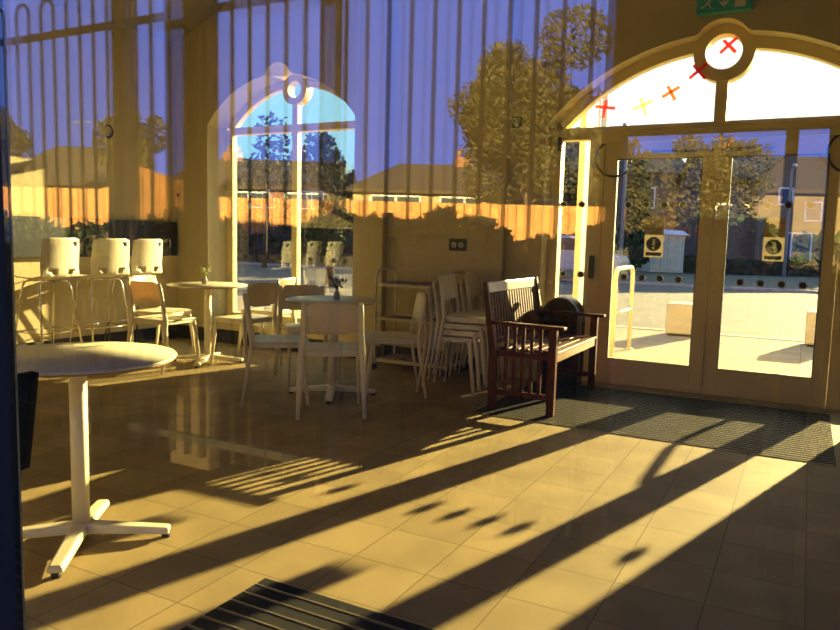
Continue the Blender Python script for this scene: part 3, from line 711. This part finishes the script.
t = thing('stone_pillar', 'tall pale pillar outside the left sidelight', 'pillar', (-2.16, 7.87, -.02)); MB().box(-.03, .03, -.27, .27, 0, 3.8).build('shaft', m_conc, t); MB().box(-.045, .045, -.29, .29, 3.8, 3.9).build('cap', m_conc, t)
t = thing('drain_pipe', 'grey drainpipe beside the pale pillar outside', 'pipe', (-2.11, 8.26, -.02)); MB().tube([(0, 0, 0), (0, 0, 3.7)], .035, 12).build('pipe', m_pole, t)
for z in (.8, 2.4): MB().lathe([(0, z), (.042, z), (.042, z+.05), (0, z+.05)], 0, 0, 12).build('bracket', m_pole, t)

FH = Vector((-math.sin(YAW), math.cos(YAW), 0)); RH = Vector((math.cos(YAW), math.sin(YAW), 0))
def at(depth, lat, z=0): p = FH*depth+RH*lat; return (p.x, p.y, z)
def behind(depth, lat, z=0): p = FH*depth+RH*lat; return (p.x, 2*PG-p.y, z)      # seen mirrored in the front window
def window(par, x, z, w_, h_, y=-.04):
    f = MB(); b = .07
    f.box(x-w_/2, x+w_/2, y, y+.10, z, z+b).box(x-w_/2, x+w_/2, y, y+.10, z+h_-b, z+h_).box(x-w_/2, x-w_/2+b, y, y+.10, z, z+h_).box(x+w_/2-b, x+w_/2, y, y+.10, z, z+h_)
    nn = max(1, int(w_/.8))
    for i in range(1, nn): xx = x-w_/2+w_*i/nn; f.box(xx-b/2, xx+b/2, y, y+.1, z, z+h_)
    o = f.build('window', m_wpvc, par); MB().box(x-w_/2+b, x+w_/2-b, y+.03, y+.05, z+b, z+h_-b).build('pane', m_wgl, o)
def house(label, loc, rz, w_, d_, eave, ridge, wm, wins, chim, gable=None, hip=0, door=None, aerial=()):
    """local: facade along x at y=0 facing -y"""
    t = thing('house', label, 'house', loc, rz)
    MB().box(-w_/2, w_/2, 0, d_, 0, eave).prism([(-0, eave), (d_, eave), (d_/2, ridge-.15)], -w_/2 if not hip else -.1, w_/2 if not hip else .1, 'x').build('walls', wm, t)
    o = .35; a, b = -w_/2-o, w_/2+o; g = MB(); zr_ = ridge; ze = eave-.12; th = .15; hp = hip
    A = [(a, -o, ze), (b, -o, ze), (b, d_+o, ze), (a, d_+o, ze), (a+hp, d_/2, zr_), (b-hp, d_/2, zr_)]
    B = [(x, y, z+th) for x, y, z in A]
    fs0 = [(0, 1, 5, 4), (2, 3, 4, 5), (1, 2, 5), (3, 0, 4)] if hp else [(0, 1, 5, 4), (2, 3, 4, 5)]
    g.add(A+B, [tuple(i+6 for i in f) for f in fs0]+[f[::-1] for f in fs0]+[(0, 1, 7, 6), (1, 2, 8, 7), (2, 3, 9, 8), (3, 0, 6, 9)]+([] if hp else [(1, 5, 11, 7), (5, 2, 8, 11), (3, 4, 10, 9), (4, 0, 6, 10)]))
    g.build('roof', m_roof, t)
    if gable:
        gx, gw, gz, gd = gable
        MB().prism([(gx-gw/2, 0), (gx+gw/2, 0), (gx+gw/2, eave), (gx, gz), (gx-gw/2, eave)], -gd, 1.0, 'y').build('front_gable', wm, t)
        q = gw/2+.3; s_ = (gz-eave)/(gw/2)
        MB().prism([(gx-q, eave-.3*s_), (gx, gz+.02), (gx+q, eave-.3*s_), (gx+q, eave-.3*s_+.16), (gx, gz+.2), (gx-q, eave-.3*s_+.16)], -gd-.25, d_/2, 'y').build('gable_roof', m_roof, t)
    for wi in wins: window(t, *wi)
    for cx, cz in chim:
        c = MB().box(cx-.45, cx+.45, d_/2-.35, d_/2+.35, ridge-.8, ridge+cz).box(cx-.5, cx+.5, d_/2-.4, d_/2+.4, ridge+cz-.25, ridge+cz-.1).build('chimney', m_brick, t)
        for q in (-.22, .22): MB().lathe([(0, ridge+cz), (.12, ridge+cz), (.10, ridge+cz+.35), (0, ridge+cz+.35)], cx+q, d_/2, 10).build('chimney_pot', m_brick, c)
    for ax, az in aerial:
        g = MB().tube([(ax, d_/2, ridge-.2), (ax, d_/2, ridge+az)], .025, 5).tube([(ax-.5, d_/2, ridge+az), (ax+.5, d_/2, ridge+az-.05)], .02, 5)
        for q in range(6): g.tube([(ax-.4+q*.16, d_/2-.25, ridge+az), (ax-.4+q*.16, d_/2+.25, ridge+az)], .012, 4)
        g.build('tv_aerial', m_pole, t)
    if door: MB().box(door-.45, door+.45, -.05, .04, 0, 2.05).build('front_door', m_wpvc, t)
    return t
house('brown brick terraced house with dark roof seen through the left door', at(42, 9.4), YAW, 10.8, 8, 5.2, 7.3, m_brickb, [(-3.6, 3.2, 1.5, 1.3), (.2, 3.2, 1.5, 1.3), (3.2, 3.2, 1.2, 1.2), (-3.4, .9, 1.9, 1.4), (3.1, .9, 1.5, 1.3)], [(-1.9, .55), (.3, .6)], door=1.0, aerial=((-1.2, 1.3), (1.0, 1.6)))
house('brown brick house with a front gable seen through the right door', at(34, 18.6), YAW, 9.0, 7, 4.3, 6.2, m_brickb, [(-2.2, 3.1, .7, .8, -.64), (-.9, 2.4, .8, .9, -.64), (-1.8, .5, 1.9, 1.4, -.64), (2.0, 2.9, 1.2, 1.1), (2.0, .6, 1.5, 1.3)], [(3.4, .4)], gable=(-1.6, 3.6, 6.0, .6), door=.7)
house('distant red brick house behind the hedge seen through the arched window', at(48, -12.5), YAW+.1, 14, 8, 4.6, 6.3, m_brick, [(-5, 2.9, 1.6, 1.2), (-1.5, 2.9, 1.6, 1.2), (2, 2.9, 1.6, 1.2), (5.2, 2.9, 1.6, 1.2), (-5, .8, 1.6, 1.3), (2, .8, 1.6, 1.3)], [(-3, .8), (4, .8)], door=-1.5)

def leaf_blob(g, rd, cx, cy, cz, rx, ry, rz_, n, s):
    for _ in range(n):
        while True:
            a, b, c = rd.uniform(-1, 1), rd.uniform(-1, 1), rd.uniform(-1, 1); q = a*a+b*b+c*c
            if .25 < q < 1: break
        p = Vector((cx+a*rx, cy+b*ry, cz+c*rz_)); d = Vector((rd.uniform(-1, 1), rd.uniform(-1, 1), rd.uniform(-1, 1))).normalized(); e = d.cross(Vector((rd.uniform(-1, 1), rd.uniform(-1, 1), rd.uniform(-1, 1)))).normalized()
        k = s*rd.uniform(.6, 1.3); g.add([p-d*k, p+e*k*.6, p+d*k, p-e*k*.6], [(0, 1, 2, 3)])
def tree(label, loc, blobs, trunk_h, lm, n=2600, s=.16, seed=1, tr=.18):
    rd = random.Random(seed); t = thing('tree', label, 'tree', loc)
    g = MB(); tot = sum(b[3]*b[5] for b in blobs)
    for (x, y, z, rx, ry, rz_) in blobs: leaf_blob(g, rd, x, y, z, rx, ry, rz_, int(n*rx*rz_/tot), s)
    g.build('crown', lm, t)
    g = MB(); g.tube([(0, 0, 0), (.05, 0, trunk_h*.5), (0, .05, trunk_h)], tr, 8, scales=[1.2, .9, .6])
    for b in blobs[:7]: g.tube([(0, 0, trunk_h*.7), (b[0]*.5, b[1]*.5, (trunk_h+b[2])/2), (b[0], b[1], b[2])], tr*.35, 5)
    g.build('trunk', m_bark, t)
def blobs(rd, n, W, D, z0, z1):
    return [(rd.uniform(-W, W)*.62, rd.uniform(-D, D)*.62, z0+(z1-z0)*(.14+.72*rd.random()), W*rd.uniform(.2, .42), D*.38, (z1-z0)*rd.uniform(.12, .22)) for _ in range(n)]
rd = random.Random(2)
tree('dark green conifer outside at the left edge of the left door', at(30, 8.7), [(0, 0, 1.2, .8, .8, 1.0), (0, 0, 2.3, .65, .65, 1.0), (.05, 0, 3.4, .45, .45, .9), (0, 0, 4.5, .25, .25, .8)], 4.2, m_fold, 3000, .12, 5, .1)
tree('dark leafy tree outside behind the left sidelight', at(30, 5.7), blobs(rd, 10, 1.3, 1.2, .6, 5.6), 3, m_fold, 4200, .15, 6)
tree('dark leafy tree outside at the right half of the arched window', at(17.5, -2.2), blobs(rd, 14, .85, .8, .5, 3.8), 2, m_fold, 5200, .07, 7, .09)
tree('pale thin tree outside at the left half of the arched window', at(26, -5.6), blobs(rd, 12, 2.0, 1.2, 1.6, 5.2), 3, m_fold, 1500, .10, 8, .08)
# hedge beyond the road
def hedge(name, label, p0, p1, h, w_, lm, n, s, seed):
    rd = random.Random(seed); a = Vector(p0); b = Vector(p1); L_ = (b-a).length; ang = math.atan2(b.y-a.y, b.x-a.x)
    t = thing(name, label, 'hedge', p0, ang)
    ph = [rd.uniform(0, 6) for _ in range(3)]
    def hh(x): return h*(1+.10*math.sin(x*1.3+ph[0])+.07*math.sin(x*3.1+ph[1])+.04*math.sin(x*7.7+ph[2]))
    g = MB(); k = int(L_/.5); pts = []
    for i in range(k):
        x0, x1 = L_*i/k, L_*(i+1)/k; g.hexa([(x0, -w_/2, 0), (x1, -w_/2, 0), (x1, w_/2, 0), (x0, w_/2, 0), (x0, -w_/2, hh(x0)*.9), (x1, -w_/2, hh(x1)*.9), (x1, w_/2, hh(x1)*.9), (x0, w_/2, hh(x0)*.9)])
    g.build('branches', m_bark, t); g = MB()
    for _ in range(n):
        x = rd.uniform(0, L_); z = hh(x)*rd.uniform(0.02, 1.04) if rd.random() < .75 else hh(x)*rd.uniform(.85, 1.12); y = rd.choice((-1, 1))*w_/2+rd.uniform(-.1, .1) if z < hh(x)*.9 else rd.uniform(-w_/2, w_/2)
        p = Vector((x, y, z)); d = Vector((rd.uniform(-1, 1), rd.uniform(-1, 1), rd.uniform(-1, 1))).normalized(); e = d.cross(Vector((rd.uniform(-1, 1), rd.uniform(-1, 1), rd.uniform(-1, 1)))).normalized(); q = s*rd.uniform(.6, 1.3)
        g.add([p-d*q, p+e*q*.6, p+d*q, p-e*q*.6], [(0, 1, 2, 3)])
    g.build('leaves', lm, t); return t
hedge('hedge', 'dark clipped hedge across the road seen through the arched window', (-38, 25.5, 0), (-11, 25.5, 0), 2.0, 1.2, m_fold, 9000, .14, 3)
hedge('hedge', 'low green hedge across the road seen through the entrance doors', at(32, 11.6), at(32, 19), .6, .8, m_fold, 3500, .09, 4)
# pale green garden fence and kiosk
t = thing('garden_fence', 'pale green boarded garden fence across the road behind the left door', 'fence', at(33.2, 8.7), YAW); MB().box(0, 2.6, -.03, .03, 0, 1.75).build('boards', m_gfence, t)
for x in (0, 1.3, 2.6): MB().box(x-.06, x+.06, -.08, .03, 0, 1.85).build('post', m_gfence, t)
t = thing('utility_kiosk', 'pale green kiosk with a flat white roof across the road', 'kiosk', at(31.4, 10.55), YAW)
MB().box(-.7, .7, 0, 1.2, 0, 1.65).build('body', m_gfence, t); MB().hexa([(-.8, -.15, 1.65), (.85, -.15, 1.6), (.85, 1.3, 1.6), (-.8, 1.3, 1.65), (-.6, 0, 1.85), (.6, 0, 1.8), (.6, 1.1, 1.8), (-.6, 1.1, 1.85)]).build('roof', m_kroof, t)
MB().box(-.3, .3, -.03, 0, .1, 1.45).build('door', m_gfence, t)
for dpt, lat, lab, h in ((27, 7.35, 'grey street lamp column outside at the left edge of the left door', 5.2), (31, 15.4, 'slim grey pole standing before the gabled house', 4.4)):
    t = thing('street_lamp', lab, 'street lamp', at(dpt, lat)); MB().tube([(0, 0, 0), (0, 0, h), (.05, -.15, h+.12), (.1, -.6, h+.16)], .06, 8, scales=[1.3, .8, .7, .6]).build('column', m_pole, t); MB().box(.03, .17, -.95, -.5, h+.12, h+.20).build('lantern', m_kroof, t, .02)
def car(lab, loc, rz, m):
    t = thing('parked_car', lab, 'car', loc, rz)
    pr = [(-2, .25), (2, .25), (2.05, .6), (1.95, .78), (1.1, .92), (.5, 1.4), (-.9, 1.45), (-1.7, 1.0), (-2.0, .9)]
    MB().prism(pr, -.82, .82, 'y').build('body', m, t, .06)
    MB().prism([(.98, .93), (.45, 1.33), (-.85, 1.37), (-1.5, .98)], -.835, .835, 'y').build('side_windows', m_wgl, t)
    for x in (-1.25, 1.25):
        for y in (-.83, .66):
            MB().prism([(x+.31*math.cos(a), .31+.31*math.sin(a)) for a in [2*PI*i/20 for i in range(20)]], y, y+.17, 'y').build('wheel', m_blackr, t)
car('pale blue car parked across the road behind the left sidelight', at(25, 4.9), .05, m_car)
#'silver_car_paint', (.5, .5, .5), .25, .3)
#car('silver parked across the road behind the hedge of the right door', at(29.5, 14.7, -.03), YAW+.1, MATS_CAR2)

# ------------------------------------------------------------------ behind the camera: seen mirrored in the window
struct('ground_front', MB().box(-60, 60, -60, .3, -.25, -.02), m_dark)
RY = 2*PG-2.70                                          # railings
t = thing('bow_top_railing', 'black bow-top railing reflected across the upper left of the window', 'railing', (0, RY, -.02))
sp = .1073
xs = [-9+sp*i for i in range(int(8.4/sp))]
hp_ = MB(); n_b = 0
# every pair of uprights is one hoop, built as a part of its own (the nearest hundred)
k = 0; i = 0
hoops = []
while i+1 < len(xs): hoops.append((xs[i]-.0+.0, xs[i+1])); i += 2
OFF = -3.97-min(xs, key=lambda v: abs(v+3.97))
far = MB()
for a, b in hoops:
    a += OFF; b += OFF; r = (b-a)/2; zc = 2.48-r
    pts = [(a, 0, .08), (a, 0, zc)]+[(a+r-r*math.cos(q), 0, zc+r*math.sin(q)) for q in [PI*j/10 for j in range(1, 10)]]+[(b, 0, zc), (b, 0, .08)]
    MB().tube(pts, .0095, 6).build('hoop', m_rail, t)
MB().box(-9.2, -.61, -.006, .006, 2.27, 2.31).build('rail', m_rail, t); MB().box(-9.2, -.61, -.006, .006, .15, .19).build('rail', m_rail, t)
for x0, x1, h, lab in ((-3.25, -3.17, 3.6, 'narrow brown timber post reflected left of the arched window'), (-2.86, -2.585, 4.2, 'broad brown timber post reflected at the wall left of the arched window'), (-1.935, -1.868, 3.8, 'slim brown post reflected across the top of the arched window'), (-.69, -.61, 3.8, 'brown post reflected at the left end of the brown board')):
    t = thing('timber_post', lab, 'post', ((x0+x1)/2*1.03, RY-.08, -.02)); w_ = (x1-x0)/2; MB().box(-w_, w_, -.04, .04, 0, h).build('shaft', m_post, t); MB().box(-w_-.01, w_+.01, -.05, .05, h, h+.03).build('cap', m_post, t)
t = thing('sky_block_board', 'large brown board added to block the sky reflection above the entrance arch', 'board', (.55, RY+.10, -.02)); MB().box(-1.16, 1.6, -.03, .03, 1.60, 4.2).build('panel', m_post, t)  # added panel that keeps mirrored sky off the wall; real blocker unknown
[MB().box(q, q+.036, -.03, .03, 0, 1.60).build('leg', m_post, t) for q in (-.64, -.52, 1.5)]

def vfence(lab, d0, l0, d1, l1, z0, z1):
    p0 = Vector(behind(d0, l0)); p1 = Vector(behind(d1, l1)); v = p1-p0; L_ = v.length
    t = thing('board_fence', lab, 'fence', p0, math.atan2(v.y, v.x)); t.location.z = -.02
    MB().hexa([(0, -.02, 0), (L_, -.02, 0), (L_, .02, 0), (0, .02, 0), (0, -.02, z0), (L_, -.02, z1), (L_, .02, z1), (0, .02, z0)]).build('boards', m_fence, t)
    for s_ in (.3,): MB().box(0, L_, -.05, -.02, .3, .4).build('rail', m_fence, t)
    n = max(1, int(L_/2.4))
    for i in range(n+1):
        x = L_*i/n; zz = z0+(z1-z0)*i/n; MB().box(x-.05, x+.05, -.06, .06, 0, zz+.03).build('post', m_fence, t)
vfence('long orange timber board fence in full sun, reflected behind the chairs', 13.5, -3.9, 13.5, 3.6, 1.88, 1.88)
vfence('orange timber fence in sun, reflected at the far left behind the stools', 14.0, -8.8, 14.0, -6.0, 2.0, 2.0)
vfence('taller sloping orange fence panel reflected left of the corner', 12.2, -4.95, 13.4, -4.1, 2.38, 2.02)
hedge('hedge', 'dark ragged hedge reflected below the orange fence', behind(11.3, 8.5), behind(11.3, -4.3), 1.30, .6, m_fold, 12000, .09, 9)
hedge('hedge', 'dark hedge reflected at the far left behind the bar stools', behind(12.9, -5.4), behind(12.9, -9.4), 1.30, .6, m_fold, 5000, .08, 10)
def vhouse(lab, lat, *a, d=32, **k):
    x, y, _ = behind(d, lat); return house(lab, (x, y, -.02), PI-YAW, *a, **k)      # facade looks back at the window
vhouse('long cream bungalow with brown roof reflected behind the orange fence', 3.2, 12.5, 8, 3.25, 4.65, m_render, [(-4.7, 1.9, 2.2, 1.15), (-1.6, 1.9, 2.2, 1.15), (1.4, 1.9, 2.2, 1.15), (4.4, 1.9, 2.2, 1.15)], [(1.3, .5)], hip=2.2, aerial=((1.0, 1.8),))
vhouse('red brick bungalow with white windows reflected in the arched window', -7.3, 7.0, 8, 3.25, 4.65, m_brick, [(-2.2, 1.9, 1.9, 1.15), (.3, 1.9, 1.9, 1.15), (2.5, 1.9, 1.2, 1.15)], [(1.9, .45)], hip=.01)
vhouse('small brown roofed house reflected at the far left', -15.9, 5.4, 6, 3.2, 4.95, m_brick, [(-1.2, 1.9, 1.0, 1.0), (1.2, 1.9, 1.0, 1.0)], [], hip=1.6, aerial=((.2, 1.3),))
rd = random.Random(21)
def vtree(lab, depth, lat, W, z0, z1, n, s, seed): x, y, _ = behind(depth, lat); tree(lab, (x, y, -.02), blobs(random.Random(seed), 30, W, W*.8, z0, z1), z0+1.5, m_fol, n, s, seed)
vtree('big bushy olive tree reflected above the bungalow roof', 24, 3.4, 3.1, 1.9, 8.0, 42000, .075, 31)
vtree('lower olive tree reflected beside the entrance arch', 20.5, 5.6, 1.0, .8, 4.2, 9000, .07, 32)
vtree('olive tree reflected between the stools and the corner', 26, -10.2, 1.4, 1.8, 5.3, 12000, .075, 33)
vtree('olive tree reflected at the top left corner of the fence', 26, -14.9, 1.3, 1.8, 5.2, 9000, .075, 34)
vtree('small olive tree reflected at the right above the doors', 24, 9.3, 2.0, 1.6, 5.0, 9000, .075, 35)
# nearer shrubs against the fence on the left
for i, (dp_, lat, W, z1, lab) in enumerate(((11.8, -8.3, .7, 1.9, 'dark ragged shrub reflected at the left edge above the stools'), (11.9, -6.9, .6, 1.5, 'dark low shrub reflected above the middle stool'))):
    x, y, _ = behind(dp_, lat); tree(lab, (x, y, -.02), blobs(random.Random(50+i), 9, W, W, .2, z1), .8, m_fold, 2500, .06, 60+i, .04)

vhouse('dark brick house reflected in the glass of the entrance doors', 16.0, 11.0, 7, 3.6, 5.3, m_brickb, [(-3.6, 1.9, 1.4, 1.1), (3.0, 1.9, 1.4, 1.1)], [(2.0, .6)], d=31)
